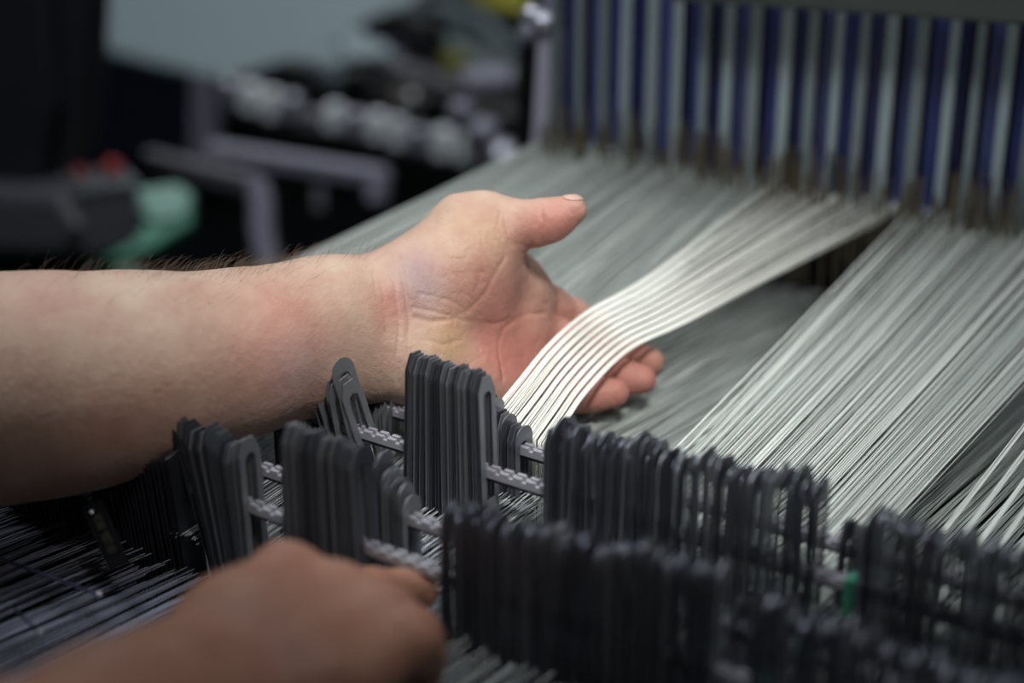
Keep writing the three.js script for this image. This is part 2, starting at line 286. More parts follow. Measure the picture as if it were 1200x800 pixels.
function pack(row, x0, x1, n, top, label, o = {}) {
  const z = ROWZ[row];
  for (let i = 0; i < n; i++) {
    const u = n > 1 ? i / (n - 1) : 0.5, x = lerp(x0, x1, u) + rr(-1, 1) * (o.jx ?? 0.0002), y = 1.0 + top(u) + rr(-1, 1) * (o.jy ?? 0.0006);
    dropWire(o.kind ? o.kind(u, i) : 0, x, y, z + (o.dz ?? 0) + rr(-1, 1) * (o.jz ?? 0.0004), (o.tilt ? o.tilt(u) : 0) + rr(-1, 1) * (o.jt ?? 0.006), (o.turn ?? 0) + rr(-1, 1) * (o.jr ?? 0.05), (o.fan ? o.fan(u) : 0) + rr(-1, 1) * (o.jf ?? 0.004), o.from ? nth(i) + ' ' + label + ', counted from ' + o.from : label, o.group);
  }
}
{
  const G = 'drop wires of ', gs = [];
  pack('B', -0.135, -0.113, 12, (u) => lerp(0.004, 0.014, u), 'dark drop wire pressed low under the forearm', { from: 'the elbow', group: G + 'the low wires under the forearm', dz: 0.004 });
  pack('B', -0.0545, -0.0135, 26, (u) => 0.0475 - 0.0008 * u + 0.0007 * Math.sin(u * 31), 'drop wire of the sharp tall pack below the palm', { from: 'the wrist', group: G + 'the sharp tall pack', fan: (u) => lerp(-0.045, 0.03, u) });
  // leaning, uneven group beside the wrist
  [[-0.107, 0.0355, 2], [-0.1045, 0.026, 0], [-0.102, 0.025, 0], [-0.0985, 0.0375, 2], [-0.096, 0.028, 0], [-0.0935, 0.027, 0], [-0.0905, 0.0395, 2], [-0.088, 0.031, 0], [-0.0858, 0.029, 0]].forEach(([x, h, k], i) => dropWire(k, x, 1 + h, ROWZ.B + 0.010 + rr(-0.001, 0.001), 0.26 + rr(-0.04, 0.04), k === 2 ? rr(-0.3, -0.1) : rr(-0.1, 0.1), rr(-0.05, 0.03), nth(i) + ' drop wire of the uneven group at the wrist, ' + (k === 2 ? 'tall' : 'shorter') + ', counted from the elbow', G + 'the uneven group at the wrist', MAT.wireC));
  pack('Z', -0.105, -0.0885, 7, (u) => 0.0035 + 0.0015 * Math.sin(u * 9), 'low drop wire just before the sharp tall pack', { from: 'the wrist', group: G + 'the low pack by the wrist', jr: 0.12, kind: () => 0 });
  [[-0.0335, -0.028, 4, 0.021], [-0.0265, -0.0205, 4, 0.0145], [-0.019, -0.012, 4, 0.009]].forEach(([a, b, n, h], k) => pack('Z', a, b, n, () => h, 'drop wire on the ' + ['highest', 'middle', 'lowest'][k] + ' step under the white yarns', { from: 'the palm', group: G + 'the stepped pack under the white yarns', jr: 0.1, jy: 0.0012, kind: (u) => (u > 0.9 ? 1 : 0) }));
  pack('F', -0.1235, -0.081, 22, (u) => 0.031 + 0.003 * Math.sin(u * 14) - 0.002 * u, 'blurred drop wire of the pack touching the forearm', { from: 'the arm', group: G + 'the pack touching the forearm', tilt: (u) => lerp(0.10, 0.02, Math.sqrt(u)), jr: 0.07, jy: 0.0012, kind: (u, i) => (i < 2 ? 1 : 0), fan: (u) => lerp(0.16, 0.0, u) });
  pack('F', -0.0555, -0.0165, 22, (u) => 0.0455 - 0.001 * u + 0.001 * Math.sin(u * 20), 'blurred drop wire of the tall pack above the fist', { from: 'the arm', group: G + 'the tall pack above the fist', fan: (u) => lerp(-0.02, 0.03, u) });
  pack('M', -0.0825, -0.066, 8, (u) => 0.011 - 0.001 * u, 'low drop wire before the pack above the fist', { from: 'the arm', group: G + 'the low pack before the fist', jr: 0.12 });
  pack('M', -0.031, -0.015, 10, (u) => lerp(0.026, 0.009, Math.round(u * 3) / 3), 'drop wire stepping down beside the pack above the fist', { from: 'the tallest', group: G + 'the stepped pack beyond the fist', jr: 0.1, jy: 0.0012, kind: (u, i) => i % 2 });
  pack('B', 0.0215, 0.1515, 46, (u) => lerp(0.032, 0.041, u) + 0.003 * Math.sin(u * 23) + (u > 0.45 ? 0.002 * Math.sin(u * 190) : 0), 'steel drop wire in the long ragged pack below the grey yarn sheet', { group: G + 'the long ragged pack', jr: 0.22, jy: 0.0025, jf: 0.02, jt: 0.03, jx: 0.001, kind: (u, i) => [0, 2, 1][i % 3] });
  pack('Z', 0.1515, 0.167, 8, (u) => 0.011 - 0.003 * u, 'low dark drop wire beyond the long ragged pack', { from: 'that pack', group: G + 'the low pack beyond the ragged pack', jr: 0.15 });
  pack('B', 0.172, 0.262, 28, (u) => lerp(0.034, 0.037, u) + 0.003 * Math.sin(u * 17), 'blurred drop wire in the pack at the edge below the separate yarns', { group: G + 'the ragged pack at the edge', jr: 0.14, jy: 0.003, jf: 0.02, jt: 0.03, jx: 0.001, kind: (u, i) => [2, 0, 1][i % 3] });
  pack('F', 0.0275, 0.151, 44, (u) => lerp(0.031, 0.043, u) + 0.002 * Math.sin(u * 19), 'strongly blurred drop wire in the long dark pack beside the fist', { group: G + 'the long dark pack in front', jr: 0.08, jy: 0.0022, jf: 0.012, jx: 0.0006, kind: (u, i) => i % 3 });
  pack('M', 0.1435, 0.157, 6, () => 0.012, 'low drop wire between the strongly blurred front packs', { from: 'the fist', group: G + 'the low pack between the front packs', jr: 0.12 });
  pack('F', 0.1665, 0.262, 28, (u) => lerp(0.036, 0.034, u) + 0.002 * Math.sin(u * 21), 'strongly blurred drop wire in the lowest front pack near the corner', { group: G + 'the lowest front pack', jr: 0.08, jy: 0.0025, jf: 0.012, jx: 0.0006, kind: (u, i) => i % 3 });
  // the rest of the wires in the long packs, closing the gaps between the separate ones
  for (const [row, x0, x1, n, h0, h1] of [['B', 0.0228, 0.085, 26, 0.031, 0.036], ['B', 0.09, 0.1502, 12, 0.034, 0.040], ['B', 0.1734, 0.2606, 32, 0.033, 0.036], ['F', 0.0289, 0.1496, 44, 0.030, 0.042], ['F', 0.1679, 0.2606, 32, 0.035, 0.033]])
    for (let i = 0; i < n; i++) { const u = i / (n - 1), m = M4().makeRotationFromEuler(new THREE.Euler(rr(-0.03, 0.03), rr(-0.1, 0.1), rr(-0.015, 0.015), 'YZX')); m.setPosition(lerp(x0, x1, u) + rr(-0.0008, 0.0008), 1 + lerp(h0, h1, u) + rr(-0.004, 0.003), ROWZ[row] + rr(-0.0005, 0.0005)); gs.push(WIRE_G[i % 3].clone().applyMatrix4(m)); }
  // pressed down under the forearm: only the dark lower ends show
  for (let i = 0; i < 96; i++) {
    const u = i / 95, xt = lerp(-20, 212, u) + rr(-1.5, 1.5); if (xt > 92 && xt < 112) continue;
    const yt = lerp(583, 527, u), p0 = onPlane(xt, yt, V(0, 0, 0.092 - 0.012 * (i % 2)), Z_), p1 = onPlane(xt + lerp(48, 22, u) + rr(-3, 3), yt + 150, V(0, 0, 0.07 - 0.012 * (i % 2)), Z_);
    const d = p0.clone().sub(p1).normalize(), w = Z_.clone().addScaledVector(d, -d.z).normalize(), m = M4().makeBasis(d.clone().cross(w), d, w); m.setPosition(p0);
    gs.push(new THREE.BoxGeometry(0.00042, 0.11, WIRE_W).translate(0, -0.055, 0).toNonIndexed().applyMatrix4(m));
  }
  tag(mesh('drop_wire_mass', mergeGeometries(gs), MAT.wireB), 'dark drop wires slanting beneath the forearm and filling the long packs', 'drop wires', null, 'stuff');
}

// ---------------------------------------------------------------- a dark marked plate among the slanting wires
{
  const c = document.createElement('canvas'); c.width = 512; c.height = 96; const g = c.getContext('2d');
  g.fillStyle = '#050506'; g.fillRect(0, 0, 512, 96); g.fillStyle = '#2c2d28'; g.font = 'bold 84px sans-serif'; g.textBaseline = 'middle'; g.save(); g.scale(0.92, 1); g.fillText('RE BM  10071 BD', 12, 50, 530); g.restore();
  const tx = new THREE.CanvasTexture(c); tx.colorSpace = THREE.SRGBColorSpace;
  const p0 = at(113, 603, 0.752), p1 = at(134, 650, 0.742), dir = p1.clone().sub(p0), L = dir.length(); dir.normalize();
  const n = CAM.clone().sub(p0).addScaledVector(dir, -CAM.clone().sub(p0).dot(dir)).normalize(), s = n.clone().cross(dir);
  const mid = p0.clone().lerp(p1, 0.5), rot = M4().makeBasis(dir, s, n);
  const t = base('marked_plate', mid); tag(t, 'narrow black plate with pale lettering among the dark slanting wires', 'plate');
  part('plate', new RoundedBoxGeometry(L * 1.6, 0.0095, 0.0012, 2, 0.0005).applyMatrix4(rot).translate(mid.x, mid.y, mid.z), MAT.tag, t);
  part('lettering', new THREE.PlaneGeometry(L, 0.0062).applyMatrix4(rot).translate(mid.x + n.x * 0.001, mid.y + n.y * 0.001, mid.z + n.z * 0.001), new THREE.MeshPhysicalMaterial({ map: tx, roughness: 0.9, specularIntensity: 0.1 }), t);
  part('rivet', new THREE.SphereGeometry(0.0008, 10, 8).translate(...at(107.5, 600, 0.75).toArray()), MAT.pale, t);
}

// ---------------------------------------------------------------- the worker: a distance field of bones, meshed into one skin
const cap = (a, b, ra, rb) => { const d = b.clone().sub(a); return [a.x, a.y, a.z, d.x, d.y, d.z, d.lengthSq() || 1e-12, ra, rb]; };
const dCap = (c, x, y, z) => { const px = x - c[0], py = y - c[1], pz = z - c[2]; let t = (px * c[3] + py * c[4] + pz * c[5]) / c[6]; t = t < 0 ? 0 : t > 1 ? 1 : t; const qx = px - t * c[3], qy = py - t * c[4], qz = pz - t * c[5]; return Math.sqrt(qx * qx + qy * qy + qz * qz) - (c[7] + (c[8] - c[7]) * t); };
const smin = (a, b, k) => { const h = Math.max(k - Math.abs(a - b), 0) / k; return Math.min(a, b) - h * h * k * 0.25; };
const dChain = (cs, k, x, y, z) => { let d = dCap(cs[0], x, y, z); for (let i = 1; i < cs.length; i++) d = smin(d, dCap(cs[i], x, y, z), k); return d; };
function chain(pts) { const o = []; for (let i = 0; i + 1 < pts.length; i++) o.push(cap(pts[i][0], pts[i + 1][0], pts[i][1], pts[i + 1][1])); return o; }
const P = (x, y, d, mm) => [at(x, y, d), mm / 1000];
function meshField(f, lo, hi, h) {          // surface nets on blocks near the surface
  const B = 8, n = [0, 1, 2].map((i) => Math.ceil((hi.getComponent(i) - lo.getComponent(i)) / h / B)), NX = n[0] * B + 2, NY = n[1] * B + 2, cells = new Map(), P_ = [], N_ = [], I_ = [], blocks = [], S = B + 1;
  for (let bz = 0; bz < n[2]; bz++) for (let by = 0; by < n[1]; by++) for (let bx = 0; bx < n[0]; bx++) {
    const d = f(lo.x + (bx + 0.5) * B * h, lo.y + (by + 0.5) * B * h, lo.z + (bz + 0.5) * B * h);
    if (Math.abs(d) > B * h * 1.15 + 0.002) continue;
    const v = new Float32Array(S * S * S); let any = 0, all = 1;
    for (let k = 0; k < S; k++) for (let j = 0; j < S; j++) for (let i = 0; i < S; i++) { const q = f(lo.x + (bx * B + i) * h, lo.y + (by * B + j) * h, lo.z + (bz * B + k) * h); v[i + S * (j + S * k)] = q; if (q < 0) any = 1; else all = 0; }
    if (any && !all) blocks.push([bx, by, bz, v]);
  }
  const key = (i, j, k) => i + NX * (j + NY * k);
  for (const [bx, by, bz, v] of blocks) for (let k = 0; k < B; k++) for (let j = 0; j < B; j++) for (let i = 0; i < B; i++) {
    let m = 0, c = 0, sx = 0, sy = 0, sz = 0; const q = [];
    for (let e = 0; e < 8; e++) { q[e] = v[i + (e & 1) + S * (j + ((e >> 1) & 1) + S * (k + (e >> 2)))]; if (q[e] < 0) m |= 1 << e; }
    if (m === 0 || m === 255) continue;
    for (let e = 0; e < 8; e++) for (let ax = 0; ax < 3; ax++) { const g = e | (1 << ax); if (g === e || ((m >> e) & 1) === ((m >> g) & 1)) continue; const t = q[e] / (q[e] - q[g]); sx += (e & 1) + (ax === 0 ? t : 0); sy += ((e >> 1) & 1) + (ax === 1 ? t : 0); sz += (e >> 2) + (ax === 2 ? t : 0); c++; }
    cells.set(key(bx * B + i, by * B + j, bz * B + k), P_.length / 3);
    const x = lo.x + (bx * B + i + sx / c) * h, y = lo.y + (by * B + j + sy / c) * h, z = lo.z + (bz * B + k + sz / c) * h, e = h * 0.5;
    P_.push(x, y, z); const gx = f(x + e, y, z) - f(x - e, y, z), gy = f(x, y + e, z) - f(x, y - e, z), gz = f(x, y, z + e) - f(x, y, z - e), L = Math.hypot(gx, gy, gz) || 1; N_.push(gx / L, gy / L, gz / L);
  }
  for (const [bx, by, bz, v] of blocks) for (let k = 0; k < B; k++) for (let j = 0; j < B; j++) for (let i = 0; i < B; i++) {
    const a = v[i + S * (j + S * k)] < 0, X = bx * B + i, Y = by * B + j, Z = bz * B + k;
    for (let ax = 0; ax < 3; ax++) {
      const b = v[i + (ax === 0) + S * (j + (ax === 1) + S * (k + (ax === 2)))] < 0; if (a === b) continue;
      const w = ax === 0 ? [[0, -1, -1], [0, 0, -1], [0, 0, 0], [0, -1, 0]] : ax === 1 ? [[-1, 0, -1], [-1, 0, 0], [0, 0, 0], [0, 0, -1]] : [[-1, -1, 0], [0, -1, 0], [0, 0, 0], [-1, 0, 0]];
      const r = w.map(([p, q, s]) => cells.get(key(X + p, Y + q, Z + s))); if (r.some((t) => t === undefined)) continue;
      if (a) I_.push(r[0], r[1], r[2], r[0], r[2], r[3]); else I_.push(r[0], r[2], r[1], r[0], r[3], r[2]);
    }
  }
  const g = new THREE.BufferGeometry(); g.setAttribute('position', new THREE.Float32BufferAttribute(P_, 3)); g.setAttribute('normal', new THREE.Float32BufferAttribute(N_, 3)); g.setIndex(I_); return g;
}

// left arm, palm up (nearest the yarns)
const elbowL = at(-140, 474, 0.745);
const LA = {
  arm: [cap(elbowL, at(0, 455, 0.775), 0.047, 0.0475), cap(at(0, 455, 0.775), at(100, 446, 0.787), 0.0475, 0.0445), cap(at(100, 446, 0.787), at(187, 431, 0.797), 0.0445, 0.0395), cap(at(187, 431, 0.797), at(293, 409, 0.818), 0.0395, 0.034),
    cap(at(290, 402, 0.82), at(380, 372, 0.84), 0.031, 0.0255), cap(at(290, 424, 0.823), at(380, 420, 0.846), 0.0285, 0.0215), cap(at(380, 372, 0.84), at(480, 338, 0.862), 0.0255, 0.0195), cap(at(380, 420, 0.846), at(485, 414, 0.858), 0.0215, 0.019)],
  palm: [ // metacarpals, thenar and hypothenar
    ...chain([P(478, 345, 0.868, 17), P(540, 332, 0.888, 16), P(616, 348, 0.912, 14.5)]), ...chain([P(480, 372, 0.866, 17), P(545, 372, 0.886, 16), P(614, 386, 0.908, 13.5)]),
    ...chain([P(482, 398, 0.862, 17), P(540, 410, 0.88, 15.5), P(604, 424, 0.898, 13.5)]), ...chain([P(484, 418, 0.858, 18), P(535, 437, 0.87, 15.5), P(592, 456, 0.886, 12.5)])],
  pads: [cap(at(490, 335, 0.858), at(545, 300, 0.866), 0.0225, 0.0225), cap(at(505, 365, 0.858), at(545, 340, 0.868), 0.016, 0.0165), cap(at(492, 424, 0.85), at(552, 448, 0.866), 0.0195, 0.0155), cap(at(612, 352, 0.903), at(605, 388, 0.898), 0.0095, 0.0095), cap(at(598, 424, 0.89), at(586, 458, 0.878), 0.009, 0.009), cap(at(566, 292, 0.872), at(606, 326, 0.898), 0.0165, 0.0125), cap(at(560, 330, 0.874), at(575, 400, 0.886), 0.0135, 0.0125)],
  thumb: chain([P(500, 322, 0.866, 20), P(545, 268, 0.870, 17.5), P(570, 258, 0.870, 13.8), P(600, 261, 0.868, 11.0), P(628, 262, 0.864, 10.8), P(648, 257, 0.862, 10.0), P(671, 246, 0.860, 7.6)]),
  fingers: [
    chain([P(616, 348, 0.912, 13), P(642, 361, 0.93, 11.4), P(668, 373, 0.945, 10.2), P(697, 386, 0.962, 8.9), P(718, 396, 0.974, 7.2)]),
    chain([P(614, 386, 0.908, 13), P(655, 400, 0.922, 10.4), P(694, 411, 0.934, 9.8), P(736, 417, 0.942, 9.0), P(762, 424, 0.942, 8.0)]),
    chain([P(604, 424, 0.898, 12.5), P(645, 432, 0.91, 10.0), P(682, 438, 0.918, 9.4), P(724, 441, 0.924, 8.9), P(752, 444, 0.922, 8.0)]),
    chain([P(592, 456, 0.886, 12), P(628, 462, 0.896, 9.2), P(660, 463, 0.902, 8.7), P(694, 461, 0.905, 8.3), P(721, 460, 0.903, 7.5)])],
  tendon: [cap(at(340, 374, 0.8165), at(474, 341, 0.8395), 0.003, 0.0042), cap(at(390, 380, 0.8225), at(476, 358, 0.840), 0.0022, 0.0036)],
};
function fieldL0(x, y, z) {
  let d = dChain(LA.arm, 0.022, x, y, z), p = dChain(LA.palm, 0.012, x, y, z);
  for (const c of LA.pads) p = smin(p, dCap(c, x, y, z), 0.015);
  d = smin(d, p, 0.014);
  for (const c of LA.tendon) d = smin(d, dCap(c, x, y, z), 0.006);
  d = smin(d, dChain(LA.thumb, 0.006, x, y, z), 0.010);
  let f = 1; for (const c of LA.fingers) f = smin(f, dChain(c, 0.008, x, y, z), 0.0012);
  return smin(d, f, 0.006);
}
function march(f, px, py) { const q = rayDir(px, py); let t = 0.5; for (let i = 0; i < 90; i++) { const p = CAM.clone().addScaledVector(q, t), d = f(p.x, p.y, p.z); if (d < 0.0002) return p; t += d * 0.8; if (t > 1.4) return null; } return null; }
// creases of the palm, thumb, fingers and wrist, found on the surface itself
const CREASES = [
  [0.0011, 0.0013, [[592, 302], [580, 322], [568, 345], [552, 362], [530, 374], [505, 377], [486, 372]]], [0.0013, 0.0012, [[640, 367], [620, 368], [604, 374], [592, 384], [586, 400], [586, 420], [590, 446]]],
  [0.0007, 0.0011, [[484, 360], [512, 366], [545, 376], [580, 380], [600, 372]]], [0.0006, 0.001, [[492, 344], [530, 352], [548, 366]]], [0.0005, 0.001, [[544, 322], [546, 345], [556, 352]]], [0.0006, 0.0009, [[566, 318], [556, 342]]],
  [0.0009, 0.0012, [[466, 296], [472, 325], [477, 352], [480, 375], [478, 405], [480, 430], [477, 452]]], [0.0006, 0.001, [[457, 300], [464, 340], [468, 380], [464, 420], [466, 450]]], [0.0004, 0.0009, [[446, 330], [452, 380], [446, 440]]], [0.0004, 0.0009, [[437, 318], [441, 352]]],
  [0.0008, 0.0012, [[634, 241], [636, 262], [633, 284]]], [0.0007, 0.0012, [[590, 250], [594, 268], [598, 286]]], [0.0005, 0.001, [[588, 240], [584, 262], [589, 280]]],
  [0.0006, 0.001, [[652, 394], [655, 404], [650, 416]]],
  [0.0005, 0.0011, [[500, 398], [520, 404], [540, 398]]], [0.0004, 0.001, [[604, 392], [616, 408], [612, 424]]],
];
const creaseSegs = [], WR = at(478, 375, 0.86), HDIR = at(600, 390, 0.9).sub(WR).normalize();
for (const [dep, w, line] of CREASES) { const q = line.map(([x, y]) => march(fieldL0, x, y)); for (let i = 0; i + 1 < q.length; i++) if (q[i] && q[i + 1] && q[i].distanceTo(q[i + 1]) < 0.05) creaseSegs.push([cap(q[i], q[i + 1], 0, 0), dep, w]); }
function fieldL(x, y, z) {
  let d = fieldL0(x, y, z);
  if (d > 0.004 || d < -0.004) return d;
  let g = 0; for (const [c, dep, w] of creaseSegs) { const r = dCap(c, x, y, z); if (r < 0.0045) g = Math.max(g, 0.62 * dep * Math.exp(-(r * r) / (w * w))); }
  const w = (x - WR.x) * HDIR.x + (y - WR.y) * HDIR.y + (z - WR.z) * HDIR.z, hand = w < -0.02 ? 0 : w > 0.01 ? 1 : (w + 0.02) / 0.03;
  const rg = hand ? hand * 0.00022 * (Math.pow(1 - Math.abs(noise(x * 120 + 7, y * 120, z * 120)), 9) + 0.6 * Math.pow(1 - Math.abs(noise(x * 260, y * 260 + 3, z * 260)), 9)) : 0;
  return d + g + rg + 0.00015 * noise(x * 130, y * 130, z * 130) + 0.0001 * noise(x * 520, y * 520, z * 520) + 0.00006 * noise(x * 1300, y * 1300, z * 1300);
}
// right hand, a loose fist seen from its back
const RW = at(176, 850, 0.565), elbowR = V(0.09, 1.08, 0.44);
const RA = {
  arm: [cap(elbowR, RW.clone().lerp(elbowR, 0.55), 0.046, 0.043), cap(RW.clone().lerp(elbowR, 0.55), RW.clone().lerp(elbowR, 0.12), 0.043, 0.031), cap(RW.clone().lerp(elbowR, 0.12), RW, 0.031, 0.0275)],
  palm: [...chain([P(205, 812, 0.585, 23), P(275, 735, 0.62, 18), P(334, 676, 0.648, 12.5)]), ...chain([P(230, 830, 0.583, 24), P(310, 755, 0.613, 18), P(394, 697, 0.642, 11.5)]), ...chain([P(245, 850, 0.58, 24), P(340, 785, 0.605, 17), P(447, 722, 0.632, 11.5)]), ...chain([P(255, 880, 0.575, 23), P(370, 815, 0.598, 16), P(482, 752, 0.622, 10.5)]), cap(at(240, 850, 0.61), at(380, 780, 0.65), 0.02, 0.018)],
  fingers: [
    chain([P(334, 676, 0.648, 12.5), P(390, 690, 0.675, 10), P(434, 692, 0.69, 9.2), P(470, 691, 0.705, 8.5), P(493, 692, 0.712, 7.5)]), chain([P(394, 697, 0.642, 11.5), P(440, 718, 0.672, 10.2), P(452, 760, 0.676, 9.4), P(436, 790, 0.668, 8.4)]),
    chain([P(447, 722, 0.632, 11.5), P(484, 742, 0.658, 10.2), P(486, 790, 0.662, 9.4), P(462, 815, 0.655, 8.4)]), chain([P(482, 752, 0.622, 10.5), P(494, 768, 0.642, 9.4), P(488, 806, 0.645, 8.8), P(466, 826, 0.638, 7.8)])],
  thumb: chain([P(225, 800, 0.62, 18), P(300, 740, 0.675, 14), P(380, 715, 0.7, 11), P(440, 706, 0.712, 9)]),
};
function fieldR(x, y, z) {
  let d = smin(dChain(RA.arm, 0.02, x, y, z), dChain(RA.palm, 0.014, x, y, z), 0.02); d = smin(d, dChain(RA.thumb, 0.006, x, y, z), 0.01);
  let f = 1; for (const c of RA.fingers) f = smin(f, dChain(c, 0.003, x, y, z), 0.0015);
  d = smin(d, f, 0.007);
  return Math.abs(d) < 0.004 ? d + 0.0004 * noise(x * 130, y * 130, z * 130) + 0.0002 * noise(x * 420, y * 420, z * 420) : d;
}
// torso, neck, head and legs (outside the picture), leaning in from the side of the loom
const S_L = V(-0.34, 1.355, 0.22), S_R = V(-0.085, 1.34, 0.525), CH = V(-0.235, 1.345, 0.375), HEAD = V(-0.115, 1.55, 0.29), PEL = V(-0.58, 0.98, 0.57), side = V(0.575, 0, 0.818), face = V(0.8, -0.15, -0.58).normalize();
const TORSO = [cap(S_L, S_R, 0.055, 0.055), ...[-1, 1].flatMap((s) => [cap(CH.clone().addScaledVector(side, s * 0.08).add(V(0, -0.07, 0.02)), PEL.clone().addScaledVector(side, s * 0.07).add(V(0, 0.1, 0)), 0.105, 0.1), cap(PEL.clone().addScaledVector(side, s * 0.07).add(V(0, 0.1, 0)), PEL.clone().addScaledVector(side, s * 0.075), 0.1, 0.11)])];
const LEGS = [-1, 1].map((s) => { const h = PEL.clone().addScaledVector(side, s * 0.09).add(V(0, -0.06, 0)), k = V(h.x - 0.0, 0.5, h.z), a = V(h.x - 0.06, 0.09, h.z + 0.04); return [cap(h, k, 0.088, 0.058), cap(k, a, 0.056, 0.04), cap(V(a.x, 0.045, a.z), V(a.x + 0.15, 0.04, a.z - 0.1), 0.045, 0.038)]; });
const HD = [cap(CH.clone().add(V(0.02, 0.03, -0.01)), HEAD.clone().add(V(-0.03, -0.06, 0.02)), 0.06, 0.056), cap(HEAD.clone().addScaledVector(face, -0.025).add(V(0, 0.025, 0)), HEAD.clone().addScaledVector(face, 0.02).add(V(0, 0.02, 0)), 0.088, 0.08), cap(HEAD.clone().addScaledVector(face, 0.03).add(V(0, -0.04, 0)), HEAD.clone().addScaledVector(face, 0.055).add(V(0, -0.075, 0)), 0.055, 0.035), cap(HEAD.clone().addScaledVector(face, 0.1).add(V(0, 0.012, 0)), HEAD.clone().addScaledVector(face, 0.118).add(V(0, -0.018, 0)), 0.007, 0.011), ...[-1, 1].flatMap((s) => [cap(HEAD.clone().addScaledVector(side, s * 0.083).add(V(0, 0.015, 0)), HEAD.clone().addScaledVector(side, s * 0.08).add(V(0, -0.02, 0)), 0.014, 0.008), cap(HEAD.clone().addScaledVector(side, s * 0.03).addScaledVector(face, 0.088).add(V(0, 0.02, 0)), HEAD.clone().addScaledVector(side, s * 0.036).addScaledVector(face, 0.086).add(V(0, 0.02, 0)), 0.011, 0.011)]), cap(HEAD.clone().addScaledVector(side, -0.02).addScaledVector(face, 0.085).add(V(0, -0.052, 0)), HEAD.clone().addScaledVector(side, 0.02).addScaledVector(face, 0.085).add(V(0, -0.052, 0)), 0.008, 0.008)];
const UPPER = [cap(S_L, elbowL, 0.058, 0.045), cap(S_R, elbowR, 0.058, 0.044)];
function fieldBody(x, y, z) {
  let d = dChain(TORSO, 0.06, x, y, z); d = smin(d, Math.min(dCap(UPPER[0], x, y, z), dCap(UPPER[1], x, y, z)), 0.03);
  d = smin(d, Math.min(dChain(LEGS[0], 0.03, x, y, z), dChain(LEGS[1], 0.03, x, y, z)), 0.03);
  return smin(d, dChain(HD, 0.02, x, y, z), 0.02);
}
const inArm = (x, y, z) => Math.min(fieldL0(x, y, z), fieldR(x, y, z));
const REDS = [[600, 340, 0.03, 0.5], [668, 262, 0.018, 0.7], [636, 275, 0.016, 0.6], [660, 372, 0.03, 0.7], [740, 425, 0.03, 0.9], [760, 440, 0.02, 0.9], [720, 462, 0.024, 0.9], [600, 400, 0.02, 0.5], [620, 440, 0.03, 0.6], [458, 345, 0.009, 0.6], [448, 372, 0.01, 0.5], [575, 430, 0.02, 0.4], [570, 360, 0.03, 0.3], [540, 330, 0.03, 0.2], [330, 360, 0.02, 0.35], [330, 440, 0.03, 0.35], [150, 500, 0.025, 0.4], [40, 350, 0.02, 0.35], [300, 420, 0.03, 0.25]].map(([x, y, r, a]) => [march(fieldL0, x, y), r, a]).filter((q) => q[0]);
const BLUES = [[484, 310, 0.012, 0.42], [495, 330, 0.011, 0.25], [350, 440, 0.016, 0.4], [500, 350, 0.012, 0.35]].map(([x, y, r, a]) => [march(fieldL0, x, y), r, a]).filter((q) => q[0]);
const OCHRE = [[530, 400, 0.013, 0.7], [560, 270, 0.016, 0.35]].map(([x, y, r, a]) => [march(fieldL0, x, y), r, a]).filter((q) => q[0]);
function colourSkin(g, right) {
  const p = g.attributes.position, C = new Float32Array(p.count * 3), uv = new Float32Array(p.count * 2), e1 = RGT, e2 = UPV;
  for (let i = 0; i < p.count; i++) {
    const x = p.getX(i), y = p.getY(i), z = p.getZ(i), acc = (L) => { let s = 0; for (const [c, r, a] of L) { const q = ((x - c.x) ** 2 + (y - c.y) ** 2 + (z - c.z) ** 2) / (r * r); if (q < 8) s += a * Math.exp(-q); } return Math.min(1, s); };
    const m = 0.5 * noise(x * 60, y * 60, z * 60) + 0.3 * noise(x * 150, y * 150, z * 150) + 0.2 * noise(x * 420, y * 420, z * 420);
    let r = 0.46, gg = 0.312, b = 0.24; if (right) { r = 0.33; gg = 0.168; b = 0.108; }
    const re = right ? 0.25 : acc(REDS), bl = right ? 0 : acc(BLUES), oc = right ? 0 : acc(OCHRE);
    r = lerp(lerp(lerp(r, 0.46, re), 0.32, bl), 0.5, oc); gg = lerp(lerp(lerp(gg, 0.20, re), 0.24, bl), 0.33, oc); b = lerp(lerp(lerp(b, 0.16, re), 0.26, bl), 0.18, oc);
    C[i * 3] = r * (1 + 0.13 * m); C[i * 3 + 1] = gg * (1 + 0.27 * m); C[i * 3 + 2] = b * (1 + 0.27 * m);
    uv[i * 2] = (x * e1.x + y * e1.y + z * e1.z) * 30; uv[i * 2 + 1] = (x * e2.x + y * e2.y + z * e2.z) * 30;
  }
  g.setAttribute('color', new THREE.BufferAttribute(C, 3)); g.setAttribute('uv', new THREE.BufferAttribute(uv, 2)); return g;
}
function boundsOf(caps, pad) { const lo = V(9, 9, 9), hi = V(-9, -9, -9); for (const c of caps) for (const t of [0, 1]) { const q = V(c[0] + c[3] * t, c[1] + c[4] * t, c[2] + c[5] * t), r = Math.max(c[7], c[8]) + pad; lo.min(q.clone().addScalar(-r)); hi.max(q.clone().addScalar(r)); } return [lo, hi]; }
const flatL = [...LA.arm, ...LA.palm, ...LA.pads, ...LA.thumb, ...LA.fingers.flat()], flatR = [...RA.arm, ...RA.palm, ...RA.thumb, ...RA.fingers.flat()];
const person = base('person', V(-0.6, 0, 0.57));
tag(person, 'worker with bare forearms, one palm up under the white yarns, the other hand a fist', 'person');
